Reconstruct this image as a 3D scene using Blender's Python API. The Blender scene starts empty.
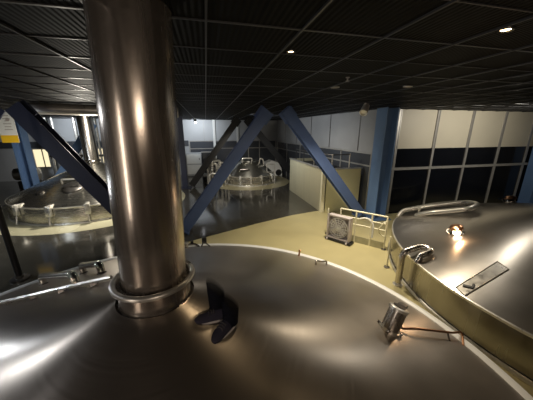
import bpy, bmesh, math, random
from math import sin, cos, pi, radians as rad, hypot, atan2
from mathutils import Vector, Matrix
random.seed(7)
sc = bpy.context.scene
col = sc.collection
V = Vector

# ------------------------------------------------------------------ materials
def nodes_of(name):
    m = bpy.data.materials.new(name); m.use_nodes = True
    nt = m.node_tree; nt.nodes.clear()
    out = nt.nodes.new('ShaderNodeOutputMaterial')
    return m, nt, out

def principled(name, color, rough=.5, metal=0., aniso=0., aniso_rot=0., tangent=None, spec=.5,
               noise=None, var=.25, rvar=0., bump=0., nscale=8., stretch=(1, 1, 1), coat=0.):
    m, nt, out = nodes_of(name)
    N = nt.nodes.new; L = nt.links.new
    b = N('ShaderNodeBsdfPrincipled'); L(b.outputs[0], out.inputs[0])
    b.inputs['Base Color'].default_value = (*color, 1)
    b.inputs['Roughness'].default_value = rough
    b.inputs['Metallic'].default_value = metal
    b.inputs['Specular IOR Level'].default_value = spec
    b.inputs['Anisotropic'].default_value = aniso
    b.inputs['Anisotropic Rotation'].default_value = aniso_rot
    b.inputs['Coat Weight'].default_value = coat
    if tangent:
        t = N('ShaderNodeTangent'); t.direction_type = 'RADIAL'; t.axis = tangent
        L(t.outputs[0], b.inputs['Tangent'])
    tc = N('ShaderNodeTexCoord'); mp = N('ShaderNodeMapping'); mp.inputs['Scale'].default_value = stretch
    L(tc.outputs['Object'], mp.inputs[0])
    nz = N('ShaderNodeTexNoise'); nz.inputs['Scale'].default_value = nscale; nz.inputs['Detail'].default_value = 5
    L(mp.outputs[0], nz.inputs['Vector'])
    mx = N('ShaderNodeMix'); mx.data_type = 'RGBA'
    mx.inputs['A'].default_value = (*[c * (1 - var) for c in color], 1)
    mx.inputs['B'].default_value = (*[min(1, c * (1 + var)) for c in color], 1)
    L(nz.outputs[0], mx.inputs['Factor']); L(mx.outputs['Result'], b.inputs['Base Color'])
    if rvar:
        mr = N('ShaderNodeMapRange'); mr.inputs['From Min'].default_value = .3; mr.inputs['From Max'].default_value = .7
        mr.inputs['To Min'].default_value = max(.02, rough - rvar); mr.inputs['To Max'].default_value = rough + rvar
        L(nz.outputs[0], mr.inputs[0]); L(mr.outputs[0], b.inputs['Roughness'])
    if bump:
        bp = N('ShaderNodeBump'); bp.inputs['Strength'].default_value = bump; bp.inputs['Distance'].default_value = .01
        L(nz.outputs[0], bp.inputs['Height']); L(bp.outputs[0], b.inputs['Normal'])
    return m

def brushed_cone(name, color, rough, cx, cy, aniso=.75, metal=1.):
    """steel brushed in circles about (cx, cy)"""
    m, nt, out = nodes_of(name)
    N = nt.nodes.new; L = nt.links.new
    b = N('ShaderNodeBsdfPrincipled'); L(b.outputs[0], out.inputs[0])
    b.inputs['Metallic'].default_value = metal
    b.inputs['Anisotropic'].default_value = aniso
    t = N('ShaderNodeTangent'); t.direction_type = 'RADIAL'; t.axis = 'Z'
    L(t.outputs[0], b.inputs['Tangent']); b.inputs['Anisotropic Rotation'].default_value = .25
    tc = N('ShaderNodeTexCoord')
    sub = N('ShaderNodeVectorMath'); sub.operation = 'SUBTRACT'; sub.inputs[1].default_value = (cx, cy, 0)
    L(tc.outputs['Object'], sub.inputs[0])
    fl = N('ShaderNodeVectorMath'); fl.operation = 'MULTIPLY'; fl.inputs[1].default_value = (1, 1, 0)
    L(sub.outputs[0], fl.inputs[0])
    ln = N('ShaderNodeVectorMath'); ln.operation = 'LENGTH'; L(fl.outputs[0], ln.inputs[0])
    rings = N('ShaderNodeTexNoise'); rings.noise_dimensions = '1D'; rings.inputs['Scale'].default_value = 60; rings.inputs['Detail'].default_value = 6
    L(ln.outputs['Value'], rings.inputs['W'])
    big = N('ShaderNodeTexNoise'); big.inputs['Scale'].default_value = 2.2; big.inputs['Detail'].default_value = 4
    L(tc.outputs['Object'], big.inputs['Vector'])
    add = N('ShaderNodeMath'); add.operation = 'ADD'; L(rings.outputs[0], add.inputs[0]); L(big.outputs[0], add.inputs[1])
    mr = N('ShaderNodeMapRange'); mr.inputs['From Min'].default_value = .7; mr.inputs['From Max'].default_value = 1.3
    mr.inputs['To Min'].default_value = rough - .03; mr.inputs['To Max'].default_value = rough + .03
    L(add.outputs[0], mr.inputs[0]); L(mr.outputs[0], b.inputs['Roughness'])
    mx = N('ShaderNodeMix'); mx.data_type = 'RGBA'
    mx.inputs['A'].default_value = (*[c * .80 for c in color], 1); mx.inputs['B'].default_value = (*[c * 1.18 for c in color], 1)
    L(big.outputs[0], mx.inputs['Factor']); L(mx.outputs['Result'], b.inputs['Base Color'])
    bp = N('ShaderNodeBump'); bp.inputs['Strength'].default_value = .0015; bp.inputs['Distance'].default_value = .001
    L(rings.outputs[0], bp.inputs['Height']); L(bp.outputs[0], b.inputs['Normal'])
    return m

def emission(name, color, s):
    m, nt, out = nodes_of(name)
    e = nt.nodes.new('ShaderNodeEmission'); e.inputs[0].default_value = (*color, 1); e.inputs[1].default_value = s
    nt.links.new(e.outputs[0], out.inputs[0]); return m

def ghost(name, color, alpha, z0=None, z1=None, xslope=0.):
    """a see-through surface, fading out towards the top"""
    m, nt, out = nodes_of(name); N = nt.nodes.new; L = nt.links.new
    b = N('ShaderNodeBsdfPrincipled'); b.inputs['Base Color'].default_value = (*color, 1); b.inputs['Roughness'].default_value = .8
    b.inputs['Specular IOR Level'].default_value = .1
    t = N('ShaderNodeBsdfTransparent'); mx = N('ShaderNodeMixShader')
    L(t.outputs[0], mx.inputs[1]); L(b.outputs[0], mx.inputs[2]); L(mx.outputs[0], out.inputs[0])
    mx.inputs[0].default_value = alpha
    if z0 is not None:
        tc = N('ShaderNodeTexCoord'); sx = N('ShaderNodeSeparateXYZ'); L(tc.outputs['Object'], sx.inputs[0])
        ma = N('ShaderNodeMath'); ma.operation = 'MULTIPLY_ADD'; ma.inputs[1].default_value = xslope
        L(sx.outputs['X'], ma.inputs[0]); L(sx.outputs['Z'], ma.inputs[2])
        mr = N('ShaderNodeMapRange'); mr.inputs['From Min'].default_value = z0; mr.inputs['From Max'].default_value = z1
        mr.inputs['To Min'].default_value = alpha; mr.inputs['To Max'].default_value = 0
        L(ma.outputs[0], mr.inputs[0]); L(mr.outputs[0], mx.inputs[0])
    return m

M = {}
M['steel'] = principled('brushed_steel', (.50, .47, .43), .27, 1, nscale=3, rvar=.05, stretch=(8, 8, .4), var=.12)
M['stack'] = principled('stack_steel', (.45, .405, .36), .24, .88, aniso=.5, tangent='Z', nscale=3.5, rvar=.07, stretch=(7, 7, .25), var=.38)  # reflected vertical streaks are put into the colour noise
M['steel_light'] = principled('bright_steel', (.70, .68, .63), .32, .75, nscale=6, rvar=.06)
M['duct'] = principled('duct_aluminium', (.55, .53, .48), .33, .45, nscale=5, rvar=.06)
M['steel_tube'] = principled('polished_tube', (.62, .58, .53), .18, 1, nscale=10, rvar=.05)
M['steel_dark'] = principled('dark_steel', (.16, .15, .14), .35, .9, nscale=9, rvar=.08)
M['rim_white'] = principled('pale_rim', (.85, .85, .83), .45, .1, nscale=7, rvar=.06, var=.08)
M['blue'] = principled('blue_paint', (.085, .135, .29), .42, 0, nscale=4, var=.12, rvar=.06)
M['blue_post'] = principled('light_blue_paint', (.13, .225, .42), .4, 0, nscale=4, var=.1, rvar=.06)
M['shaded_blue'] = principled('shaded_blue_paint', (.022, .028, .060), .5, 0, nscale=4, var=.15)  # frame blue darkened: shade on unlit members is put into the colour
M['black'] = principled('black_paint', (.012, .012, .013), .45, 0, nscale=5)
M['ceil'] = None
M['floor_dark'] = principled('dark_wet_floor', (.060, .056, .046), .12, 0, spec=.75, nscale=1.6, rvar=.05, var=.3)
M['floor_yellow'] = principled('ochre_floor', (.50, .44, .235), .36, 0, nscale=2.2, rvar=.08, var=.14)
M['floor_pale'] = principled('pale_floor', (.52, .49, .33), .25, 0, nscale=1.5, rvar=.08, var=.12)
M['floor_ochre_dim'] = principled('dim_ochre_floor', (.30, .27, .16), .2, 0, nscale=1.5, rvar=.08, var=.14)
M['glass_grey'] = principled('grey_glazing', (.055, .06, .07), .22, 0, spec=.5, nscale=1.2, var=.35)
M['panel_grey'] = principled('grey_panel', (.40, .41, .42), .5, 0, nscale=.9, var=.2)
M['panel_side'] = principled('side_panel_grey', (.33, .33, .33), .5, 0, nscale=1.2, var=.25)
M['panel_beige'] = principled('beige_panel', (.52, .48, .38), .5, 0, nscale=1.0, var=.12)
M['box_beige'] = principled('ochre_sheet', (.46, .43, .30), .42, 0, nscale=2.5, var=.16, stretch=(3, 3, .4))
M['glass_dark'] = principled('dark_glazing', (.005, .006, .009), .10, 0, spec=.5, nscale=2, var=.3)
M['mullion'] = principled('grey_aluminium', (.36, .35, .33), .4, .4, nscale=6)
M['white'] = principled('white_paint', (.75, .75, .72), .45, 0, nscale=6, var=.08)
M['cream'] = principled('cream_rail', (.80, .76, .56), .4, 0, nscale=6, var=.08)
M['plastic'] = principled('grey_plastic', (.55, .50, .50), .35, 0, nscale=30, var=.2, bump=.4)
M['plastic_dark'] = principled('shaded_plastic', (.34, .31, .32), .5, 0, nscale=20, var=.25)
M['blade'] = principled('fan_blade', (.62, .58, .59), .3, 0, nscale=10, var=.1)
M['yellow'] = principled('sign_yellow', (.95, .58, .02), .5, 0, nscale=10, var=.05)
M['sign_white'] = principled('sign_white', (.85, .85, .80), .5, 0, nscale=10, var=.05)
M['sign_grey'] = principled('sign_print', (.45, .40, .36), .6, 0, nscale=10, var=.1)
M['copper'] = principled('copper_bezel', (.62, .33, .19), .28, 1, nscale=10, var=.1)
M['gallery'] = principled('gallery_wall', (.20, .15, .11), .8, 0, nscale=1)
M['lit_room'] = emission('lit_room', (1.0, .86, .55), 1.1)
M['lens_warm'] = emission('warm_lens', (1.0, .72, .36), 14)
M['lens_tank'] = emission('tank_lens', (1.0, .80, .58), 9)
M['lens_off'] = principled('unlit_lens', (.32, .30, .27), .35, 0, nscale=10, var=.1)
M['lens_cool'] = emission('cool_lens', (.95, .95, 1.0), 10)

def ceil_mat():
    m, nt, out = nodes_of('black_slats'); N = nt.nodes.new; L = nt.links.new
    b = N('ShaderNodeBsdfPrincipled'); L(b.outputs[0], out.inputs[0])
    b.inputs['Roughness'].default_value = .6; b.inputs['Specular IOR Level'].default_value = .06
    tc = N('ShaderNodeTexCoord'); wv = N('ShaderNodeTexWave'); wv.bands_direction = 'X'; wv.inputs['Scale'].default_value = 9.5
    L(tc.outputs['Object'], wv.inputs['Vector'])
    nz = N('ShaderNodeTexNoise'); nz.inputs['Scale'].default_value = 1.3; L(tc.outputs['Object'], nz.inputs['Vector'])
    ml = N('ShaderNodeMath'); ml.operation = 'MULTIPLY'; L(wv.outputs[0], ml.inputs[0]); L(nz.outputs[0], ml.inputs[1])
    mx = N('ShaderNodeMix'); mx.data_type = 'RGBA'
    mx.inputs['A'].default_value = (.0012, .0012, .0012, 1); mx.inputs['B'].default_value = (.004, .004, .004, 1)
    L(ml.outputs[0], mx.inputs['Factor']); L(mx.outputs['Result'], b.inputs['Base Color'])
    bp = N('ShaderNodeBump'); bp.inputs['Strength'].default_value = .4; bp.inputs['Distance'].default_value = .01
    L(wv.outputs[0], bp.inputs['Height']); L(bp.outputs[0], b.inputs['Normal'])
    return m
M['ceil'] = ceil_mat()
M['ceil_rail'] = principled('ceiling_rail', (.035, .035, .037), .35, 0, nscale=5, var=.3)

# ------------------------------------------------------------------ mesh helpers
class MB:
    def __init__(s): s.bm = bmesh.new()
    def box(s, c, size, rot=None, bev=0.):
        r = bmesh.ops.create_cube(s.bm, size=1)
        mat = Matrix.Translation(c) @ (rot.to_4x4() if rot is not None else Matrix()) @ Matrix.Diagonal((*size, 1))
        bmesh.ops.transform(s.bm, matrix=mat, verts=r['verts'])
        if bev:
            es = {e for v in r['verts'] for e in v.link_edges}
            bmesh.ops.bevel(s.bm, geom=list(es), offset=bev, segments=2, affect='EDGES', profile=.5)
        return s
    def tube(s, pts, r, n=12, cap=True, closed=False):
        pts = [V(p) for p in pts]; rings = []
        rr = r if isinstance(r, (list, tuple)) else [r] * len(pts)
        up = None; k = len(pts)
        for i, p in enumerate(pts):
            if closed: d = (pts[(i + 1) % k] - pts[i - 1]).normalized()
            elif i == 0: d = (pts[1] - p).normalized()
            elif i == k - 1: d = (p - pts[-2]).normalized()
            else: d = ((pts[i + 1] - p).normalized() + (p - pts[i - 1]).normalized()).normalized()
            if up is None:
                up = V((0, 0, 1)) if abs(d.z) < .9 else V((1, 0, 0))
            a = d.cross(up)
            if a.length < 1e-4: a = d.cross(V((0, 1, 0)))
            a.normalize(); b = a.cross(d).normalized(); up = b
            rings.append([s.bm.verts.new(p + a * (rr[i] * cos(2 * pi * j / n)) + b * (rr[i] * sin(2 * pi * j / n))) for j in range(n)])
        for i in range(k if closed else k - 1):
            A, B = rings[i], rings[(i + 1) % k]
            for j in range(n):
                f = s.bm.faces.new((A[j], A[(j + 1) % n], B[(j + 1) % n], B[j])); f.smooth = True
        if cap and not closed:
            s.bm.faces.new(rings[0][::-1]); s.bm.faces.new(rings[-1])
        return s
    def lathe(s, prof, c=(0, 0, 0), n=96, rot=None, smooth=True, cap=True):
        """prof: list of (radius, z) or (radius, z, cx, cy); revolves about the axis through c"""
        rings = []; R = rot if rot is not None else Matrix.Identity(3); c = V(c)
        for q in prof:
            r, z = q[0], q[1]; ox, oy = (q[2], q[3]) if len(q) > 2 else (0, 0)
            rings.append([s.bm.verts.new(c + R @ V((ox + r * cos(2 * pi * j / n), oy + r * sin(2 * pi * j / n), z))) for j in range(n)])
        for A, B in zip(rings, rings[1:]):
            for j in range(n):
                f = s.bm.faces.new((A[j], A[(j + 1) % n], B[(j + 1) % n], B[j])); f.smooth = smooth
        if cap:
            if prof[0][0] > 1e-4: s.bm.faces.new(rings[0][::-1])
            if prof[-1][0] > 1e-4: s.bm.faces.new(rings[-1])
        return s
    def torus(s, c, R, r, n=72, m=10, tilt=None):
        pts = [(R * cos(2 * pi * i / n), R * sin(2 * pi * i / n), 0) for i in range(n)]
        T = tilt if tilt is not None else Matrix.Identity(3)
        return s.tube([V(c) + T @ V(p) for p in pts], r, m, closed=True)
    def poly(s, pts, z0, z1):
        a = [s.bm.verts.new((x, y, z0)) for x, y in pts]; b = [s.bm.verts.new((x, y, z1)) for x, y in pts]
        s.bm.faces.new(a[::-1]); s.bm.faces.new(b); n = len(pts)
        for i in range(n): s.bm.faces.new((a[i], a[(i + 1) % n], b[(i + 1) % n], b[i]))
        return s
    def quad(s, pts):
        s.bm.faces.new([s.bm.verts.new(p) for p in pts]); return s
    def beam(s, a, b, w, d, wdir, tf=.02, tw=.015):
        """H section from a to b; flanges w wide along wdir, d apart"""
        a, b = V(a), V(b); ax = (b - a).normalized(); L = (b - a).length
        x = (V(wdir) - ax * ax.dot(V(wdir))).normalized(); y = ax.cross(x)
        R = Matrix((x, y, ax)).transposed(); c = (a + b) / 2
        for sg in (-1, 1): s.box(c + y * (sg * (d - tf) / 2), (w, tf, L), R)
        s.box(c, (tw, d - 2 * tf + .001, L), R)
        return s
    def build(s, name, mat, parent=None, smooth=False, auto=False):
        bmesh.ops.remove_doubles(s.bm, verts=s.bm.verts, dist=1e-5)
        bmesh.ops.recalc_face_normals(s.bm, faces=s.bm.faces)
        me = bpy.data.meshes.new(name)
        if smooth:
            for f in s.bm.faces: f.smooth = True
        s.bm.to_mesh(me); s.bm.free()
        if auto or True:
            try: me.set_sharp_from_angle(angle=rad(35))
            except Exception: pass
        o = bpy.data.objects.new(name, me); col.objects.link(o)
        me.materials.append(mat)
        if parent is not None:
            o.parent = parent
            o.matrix_parent_inverse = Matrix.Translation(-parent.location)
        return o

def tag(o, label=None, cat=None, group=None, kind=None):
    if label: o['label'] = label
    if cat: o['category'] = cat
    if group: o['group'] = group
    if kind: o['kind'] = kind
    return o
def thing(name, label, cat, loc, group=None):
    o = bpy.data.objects.new(name, None); col.objects.link(o); o.location = loc; o.empty_display_size = .1
    return tag(o, label, cat, group)
def struct(name, mb, mat, parent=None):
    o = mb.build(name, mat, parent)
    o['kind'] = 'structure'; return o
def smoothpath(pts, rad_, seg=5):
    """round the corners of a polyline"""
    pts = [V(p) for p in pts]; out = [pts[0]]
    for a, p, b in zip(pts, pts[1:], pts[2:]):
        r = min(rad_, (a - p).length * .45, (b - p).length * .45)
        p0 = p + (a - p).normalized() * r; p1 = p + (b - p).normalized() * r
        for i in range(seg + 1):
            t = i / seg; out.append(p0 * (1 - t) ** 2 + p * 2 * t * (1 - t) + p1 * t * t)
    out.append(pts[-1]); return out
def align(d):
    return V((0, 0, 1)).rotation_difference(V(d).normalized()).to_matrix()

# ------------------------------------------------------------------ camera (metres; floor z=0, eye 2.4 m up)
EYE = 2.4; CEIL = 2.95
cam = bpy.data.cameras.new('camera'); co = bpy.data.objects.new('camera', cam); col.objects.link(co)
cam.sensor_width = 36; cam.lens = 36 * 248 / 533; cam.clip_start = .02; cam.clip_end = 100
co.location = (0, 0, EYE); co.rotation_euler = (rad(90 - 15.7), 0, rad(-13.3))
sc.camera = co

# ------------------------------------------------------------------ room shell
XL, XR, YF, YB = -13.0, 11.6, -3.2, 14.5
struct('floor', MB().box(((XL + XR) / 2, (YF + YB) / 2, -.05), (XR - XL + .4, YB - YF + .4, .1)), M['floor_dark'])
def arcpts(cx, cy, R, a0, a1, n=24): return [(cx + R * cos(rad(a0 + (a1 - a0) * i / n)), cy + R * sin(rad(a0 + (a1 - a0) * i / n))) for i in range(n + 1)]
struct('floor_ochre', MB().poly([(-.75, 3.9), (-.75, 5.25), (1.25, 6.12), (2.3, 6.52), (4.35, 7.0), (4.45, 5.98), (XR, 5.98), (XR, -3), (2.5, -3), (2.2, 2)], 0.0005, .004), M['floor_yellow'])
struct('floor_pale', MB().poly(arcpts(-3.75, 9.37, 2.85, 0, 360, 64)[:-1], .0005, .005), M['floor_pale'])
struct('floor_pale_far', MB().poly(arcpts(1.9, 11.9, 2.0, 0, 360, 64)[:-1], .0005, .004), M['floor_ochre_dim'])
ce = struct('ceiling', MB().box(((XL + XR) / 2, (YF + YB) / 2, CEIL + .05), (XR - XL + .4, YB - YF + .4, .1)), M['ceil'])
g = MB()
for k in range(-24, 23):
    x = .037 + .527 * k
    if XL < x < XR: g.box((x, (YF + YB) / 2, CEIL - .004), (.011, YB - YF, .016))
for k in range(-9, 29):
    y = 1.52 + .462 * k
    if YF < y < YB: g.box(((XL + XR) / 2, y, CEIL - .002), (XR - XL, (.016 if k % 2 == 0 else .008), .008))
struct('ceiling_grid', g, M['ceil_rail'], ce)

struct('wall_left', MB().box((XL - .05, (YF + YB) / 2, CEIL / 2), (.1, YB - YF + .2, CEIL)), M['panel_side'])
struct('wall_front', MB().box(((XL + XR) / 2, YF - .05, CEIL / 2), (XR - XL + .2, .1, CEIL)), M['gallery'])
struct('wall_far_right', MB().box((XR + .05, 1.4, CEIL / 2), (.1, 9.3, CEIL)), M['panel_beige'])

# back wall: grey panels above, dark glazing below
struct('wall_back', MB().box(((XL + 4.05) / 2, YB + .06, CEIL / 2), (4.05 - XL + .1, .1, CEIL)), M['panel_grey'])
wb = MB(); fb = MB()
glass_x0, glass_x1 = -.95, 4.02
win = struct('window_1', MB().box((1.55, YB + .004, 1.83), (4.95, .02, .05)).box((1.55, YB - .01, 1.42), (4.95, .03, .045)).box((1.55, YB + .004, .03), (4.95, .03, .06)), M['mullion'])
for x in (-.9, .42, 1.72, 2.35, 3.0, 3.98): fb.box((x, YB - .01, .92), (.045, .035, 1.84))
struct('window_frame', fb, M['mullion'], win)
struct('window_pane', MB().box((1.55, YB + .008, .92), (4.95, .01, 1.84)), M['glass_grey'], win)
struct('trim_1', MB().box((.45, YB - .02, 1.85), (.13, .08, 2.2)), M['white'])
struct('trim_2', MB().box((1.74, YB - .02, 1.85), (.10, .08, 2.2)), M['white'])
for i, x in enumerate((-.1, -2.0, -3.4, -4.8, -6.3, -7.6)):
    struct('trim_%d' % (i + 3), MB().box((x, YB - .002, 2.4), (.02, .03, 1.1)), M['mullion'])
struct('trim_9', MB().box(((XL - .95) / 2, YB - .01, 1.72), (-.95 - XL, .03, .30)), M['glass_grey'])
# lit openings on the left of the back wall
for i, (x0, x1, z0, z1) in enumerate([(-8.2, -7.6, .66, 1.5), (-5.62, -5.10, .5, 1.5), (-6.9, -6.45, .75, 1.45)]):
    w = struct('window_%d' % (i + 2), MB().box(((x0 + x1) / 2, YB - .02, z0 - .03), (x1 - x0 + .1, .06, .05)).box(((x0 + x1) / 2, YB - .02, z1 + .03), (x1 - x0 + .1, .06, .05))
               .box((x0 - .03, YB - .02, (z0 + z1) / 2), (.05, .06, z1 - z0)).box((x1 + .03, YB - .02, (z0 + z1) / 2), (.05, .06, z1 - z0)).box((x0 + .62 * (x1 - x0), YB - .02, (z0 + z1) / 2), (.04, .05, z1 - z0)), M['mullion'])
    struct('window_pane', MB().box(((x0 + x1) / 2, YB - .006, (z0 + z1) / 2), (x1 - x0, .012, z1 - z0)), M['lit_room'], w)

# side wall running from the far corner to the blue column
a, b = V((4.05, YB, 0)), V((4.58, 6.1, 0)); dvec = (b - a).normalized(); nrm = V((dvec.y, -dvec.x, 0)); Ls = (b - a).length
Rs = Matrix((dvec, nrm if nrm.x < 0 else -nrm, V((0, 0, 1)))).transposed()
inw = Rs @ V((0, 1, 0))
def onside(t, off, z): return a + dvec * (t * Ls) + inw * off + V((0, 0, z))
struct('wall_side', MB().box(onside(.5, -.06, CEIL / 2), (Ls, .1, CEIL), Rs), M['panel_side'])
w = struct('window_5', MB().box(onside(.5, .0, 1.76), (Ls, .03, .05), Rs).box(onside(.5, .015, 1.40), (Ls, .03, .04), Rs), M['mullion'])
sg = MB()
for t in (.02, .2, .4, .6, .8, .98): sg.box(onside(t, .01, .88), (.045, .03, 1.76), Rs)
struct('window_frame', sg, M['mullion'], w)
struct('window_pane', MB().box(onside(.5, -.004, .88), (Ls, .01, 1.76), Rs), M['glass_grey'], w)
for i, t in enumerate((.16, .34, .52, .70, .9)):
    struct('trim_%d' % (10 + i), MB().box(onside(t, -.005, 2.37), (.025, .02, 1.15), Rs), M['steel_dark'])

# right wall: beige panels over dark glazing
YW = 6.05
struct('wall_right', MB().box(((4.6 + XR) / 2, YW + .06, CEIL / 2), (XR - 4.6, .1, CEIL)), M['panel_beige'])
mx_ = (5.13, 6.40, 7.64, 8.90, 10.12, 11.3)
w = struct('window_6', MB().box(((4.9 + XR) / 2, YW - .02, 1.335), (XR - 4.9, .06, .07)), M['mullion'])
fr = MB()
for x in mx_: fr.box((x, YW - .01, .95), (.07, .05, 1.9))
struct('window_frame', fr, M['mullion'], w)
struct('window_pane', MB().box(((4.85 + XR) / 2, YW + .002, .95), (XR - 4.85, .015, 1.9)), M['glass_dark'], w)
for i, x in enumerate(mx_):
    struct('trim_%d' % (16 + i), MB().box((x, YW, 2.42), (.055, .03, 1.06)).box((x + .06, YW, 2.42), (.02, .02, 1.06)), M['mullion'])
struct('trim_22', MB().box((5.02, YW, 2.42), (.05, .02, 1.06)), M['mullion'])

# ------------------------------------------------------------------ tanks
def tank(name, label, c, R, zr, apex, r1, z1, mats, base_flange=True, z_bot=0.006, sag=0., n=128):
    """c rim centre, apex axis (x, y): a shallow steel cone on a low round wall"""
    t = thing(name, label, 'tank', (c[0], c[1], 0))
    K = 24; prof = []
    for i in range(K + 1):
        u = i / K
        prof.append((R + (r1 - R) * u, zr + (z1 - zr) * (u + sag * sin(pi * u)), c[0] + (apex[0] - c[0]) * u, c[1] + (apex[1] - c[1]) * u))
    MB().lathe(prof, n=n, cap=False).build('conical_lid', mats[0], t)
    MB().lathe([(R + .004, zr - .035), (R + .012, zr - .02), (R + .012, zr - .002), (R - .002, zr + .004), (R - .05, zr - .012)], (c[0], c[1], 0), n, cap=False).build('rim_edge', M['steel_light'], t)
    MB().lathe([(R + .001, zr - .03), (R, z_bot)], (c[0], c[1], 0), n, cap=False).build('side_wall', mats[1], t)
    if base_flange:
        MB().lathe([(R + .035, z_bot), (R + .035, .035), (R + .028, .045), (R + .01, .05)], (c[0], c[1], 0), n, cap=False).build('base_flange', M['steel_light'], t)
    return t

# main kettle
C0, R0, Z0, C1, RA, Z1 = (-.572, 1.444), 3.027, .30, (-.362, 1.46), .225, 1.42
def zc(x, y):
    lo, hi = -.3, 1.
    for _ in range(40):
        t = (lo + hi) / 2
        if hypot(x - C0[0] - (C1[0] - C0[0]) * t, y - C0[1] - (C1[1] - C0[1]) * t) < R0 + (RA - R0) * t: lo = t
        else: hi = t
    return Z0 + (Z1 - Z0) * lo
def nc(x, y):
    e = .01
    return V((-(zc(x + e, y) - zc(x - e, y)) / (2 * e), -(zc(x, y + e) - zc(x, y - e)) / (2 * e), 1)).normalized()
M['cone_main'] = brushed_cone('circular_brushed_steel', (.42, .375, .33), .31, *C1, aniso=.6, metal=.88)
M['side_main'] = principled('curb_steel', (.45, .42, .38), .3, 1, nscale=5, rvar=.06)
main = thing('brew_kettle', 'huge round steel kettle in the foreground with a tall stack rising from its conical lid', 'tank', (C0[0], C0[1], 0))
K = 30
MB().lathe([(R0 + (RA - R0) * i / K, Z0 + (Z1 - Z0) * i / K, C0[0] + (C1[0] - C0[0]) * i / K, C0[1] + (C1[1] - C0[1]) * i / K) for i in range(K + 1)], n=192, cap=False).build('conical_lid', M['cone_main'], main)
MB().lathe([(R0 - .06, Z0 + .026), (R0 - .045, Z0 + .034), (R0 + .015, Z0 + .030), (R0 + .025, Z0 + .015), (R0 + .025, Z0 - .04)], (*C0, 0), 192, cap=False).build('rim_band', M['rim_white'], main)
MB().lathe([(R0 + .01, Z0 - .02), (R0 + .01, .005)], (*C0, 0), 160, cap=False).build('side_wall', M['side_main'], main)
stack = MB().lathe([(.182, 1.42), (.182, CEIL - .002, .055, 0)], (*C1, 0), 96).build('vapour_stack', M['stack'], main)
MB().lathe([(.226, 1.405), (.212, 1.412), (.206, 1.425), (.204, 1.50), (.212, 1.535), (.183, 1.537)], (*C1, 0), 96, cap=False).build('stack_skirt', M['stack'], main)
MB().torus((C1[0], C1[1], 1.540), .222, .017, 96, 12).build('collar_ring', M['steel_light'], main)
# hinged segment of the lid at the left rim
def onc(x, y, h=0.): return V((x, y, zc(x, y))) + nc(x, y) * h
def onrim(deg, k=.985): 
    x, y = C0[0] + R0 * k * cos(rad(deg)), C0[1] + R0 * k * sin(rad(deg)); return x, y
P0, P1 = V((-2.80, 3.05, 0)), V((-.76, 1.88, 0))
path = [P0.lerp(P1, i / 12) for i in range(13)]
MB().tube([onc(p.x, p.y, .034) for p in path], .013, 10).build('hinge_bar', M['steel_light'], main)
q0, q1 = V((-2.85, 3.14, 0)), V((-.80, 1.97, 0))
path2 = [q0.lerp(q1, i / 12) for i in range(13)]
MB().tube([onc(p.x, p.y, .030) for p in path2], .010, 10).build('hinge_bar', M['steel_light'], main)
for i in range(1, 12, 2):
    MB().box(onc(path[i].x, path[i].y, .02), (.045, .035, .022), align(nc(path[i].x, path[i].y))).build('hinge_knuckle', M['steel_dark'], main)
for A, B, h in [((-2.07, 3.24), (-1.26, 2.36), .10), ((-1.56, 3.12), (-1.14, 2.60), .10)]:
    pa, pb = V((*A, 0)), V((*B, 0))
    pts = smoothpath([onc(*A, -.005), onc(*A, h), onc(*B, h), onc(*B, -.005)], .07)
    hd = MB().tube(pts, .036, 14).build('grab_handle', M['steel_tube'], main)
    for q in (A, B): MB().lathe([(.045, 0), (.045, .012), (.03, .016)], onc(*q, 0), 20, align(nc(*q))).build('handle_foot', M['steel_dark'], hd)
# pieces standing on the rim band
def hook(name, label, p, q, h, r=.012):
    A, B = V(p), V(q); m_ = (A + B) / 2
    return tag(MB().tube(smoothpath([A, A + V((0, 0, h)), m_ + V((0, 0, h * .75)), B + V((0, 0, h * .9)), B], .03), r, 8).build(name, M['steel_tube'], smooth=True), label, 'hook')
hook('rim_hook', 'bent steel hook rod on the kettle rim, in front of the grey fan', onc(1.44, 2.97, .0), onc(1.69, 3.12, .005), .07, .014)
tag(MB().tube([onc(1.40, 3.55, 0), onc(1.40, 3.55, .08)], [.018, .012], 8).lathe([(.022, 0), (.022, .02), (.008, .03)], onc(1.40, 3.55, .075), 12).build('rim_pin', M['copper']), 'small pin upright on the kettle rim, between the bent hook and the stack', 'pin')
vt = thing('rim_valve', 'cluster of small valve fittings on the kettle rim, beside the stack', 'valve', (-.42, 4.3, .35))
MB().lathe([(.035, 0), (.035, .08), (.05, .085), (.05, .1)], onc(-.46, 4.22, -.01), 16).build('valve_body', M['steel_light'], vt)
MB().tube(smoothpath([onc(-.60, 4.22, .05), onc(-.46, 4.22, .05), onc(-.30, 4.18, .05), onc(-.24, 4.17, .0)], .04), .02, 10).build('pipe_elbow', M['steel_tube'], vt)
MB().box(onc(-.36, 4.2, .075), (.05, .04, .07)).build('actuator', M['black'], vt)
MB().tube(smoothpath([onc(-.2, 4.13, .0), onc(-.16, 4.12, .09), onc(-.08, 4.1, .03), onc(-.05, 4.08, .0)], .03), .012, 8).build('lever', M['steel_dark'], vt)
vs = thing('rim_sensor', 'small dark sensor box on the floor just behind the rim valve', 'sensor', (-.16, 4.62, 0))
MB().tube([(-.16, 4.62, .004), (-.16, 4.62, .28)], .012, 8).build('stand', M['steel_dark'], vs)
MB().box((-.16, 4.62, .33), (.09, .06, .11), bev=.008).build('housing', M['black'], vs)

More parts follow.
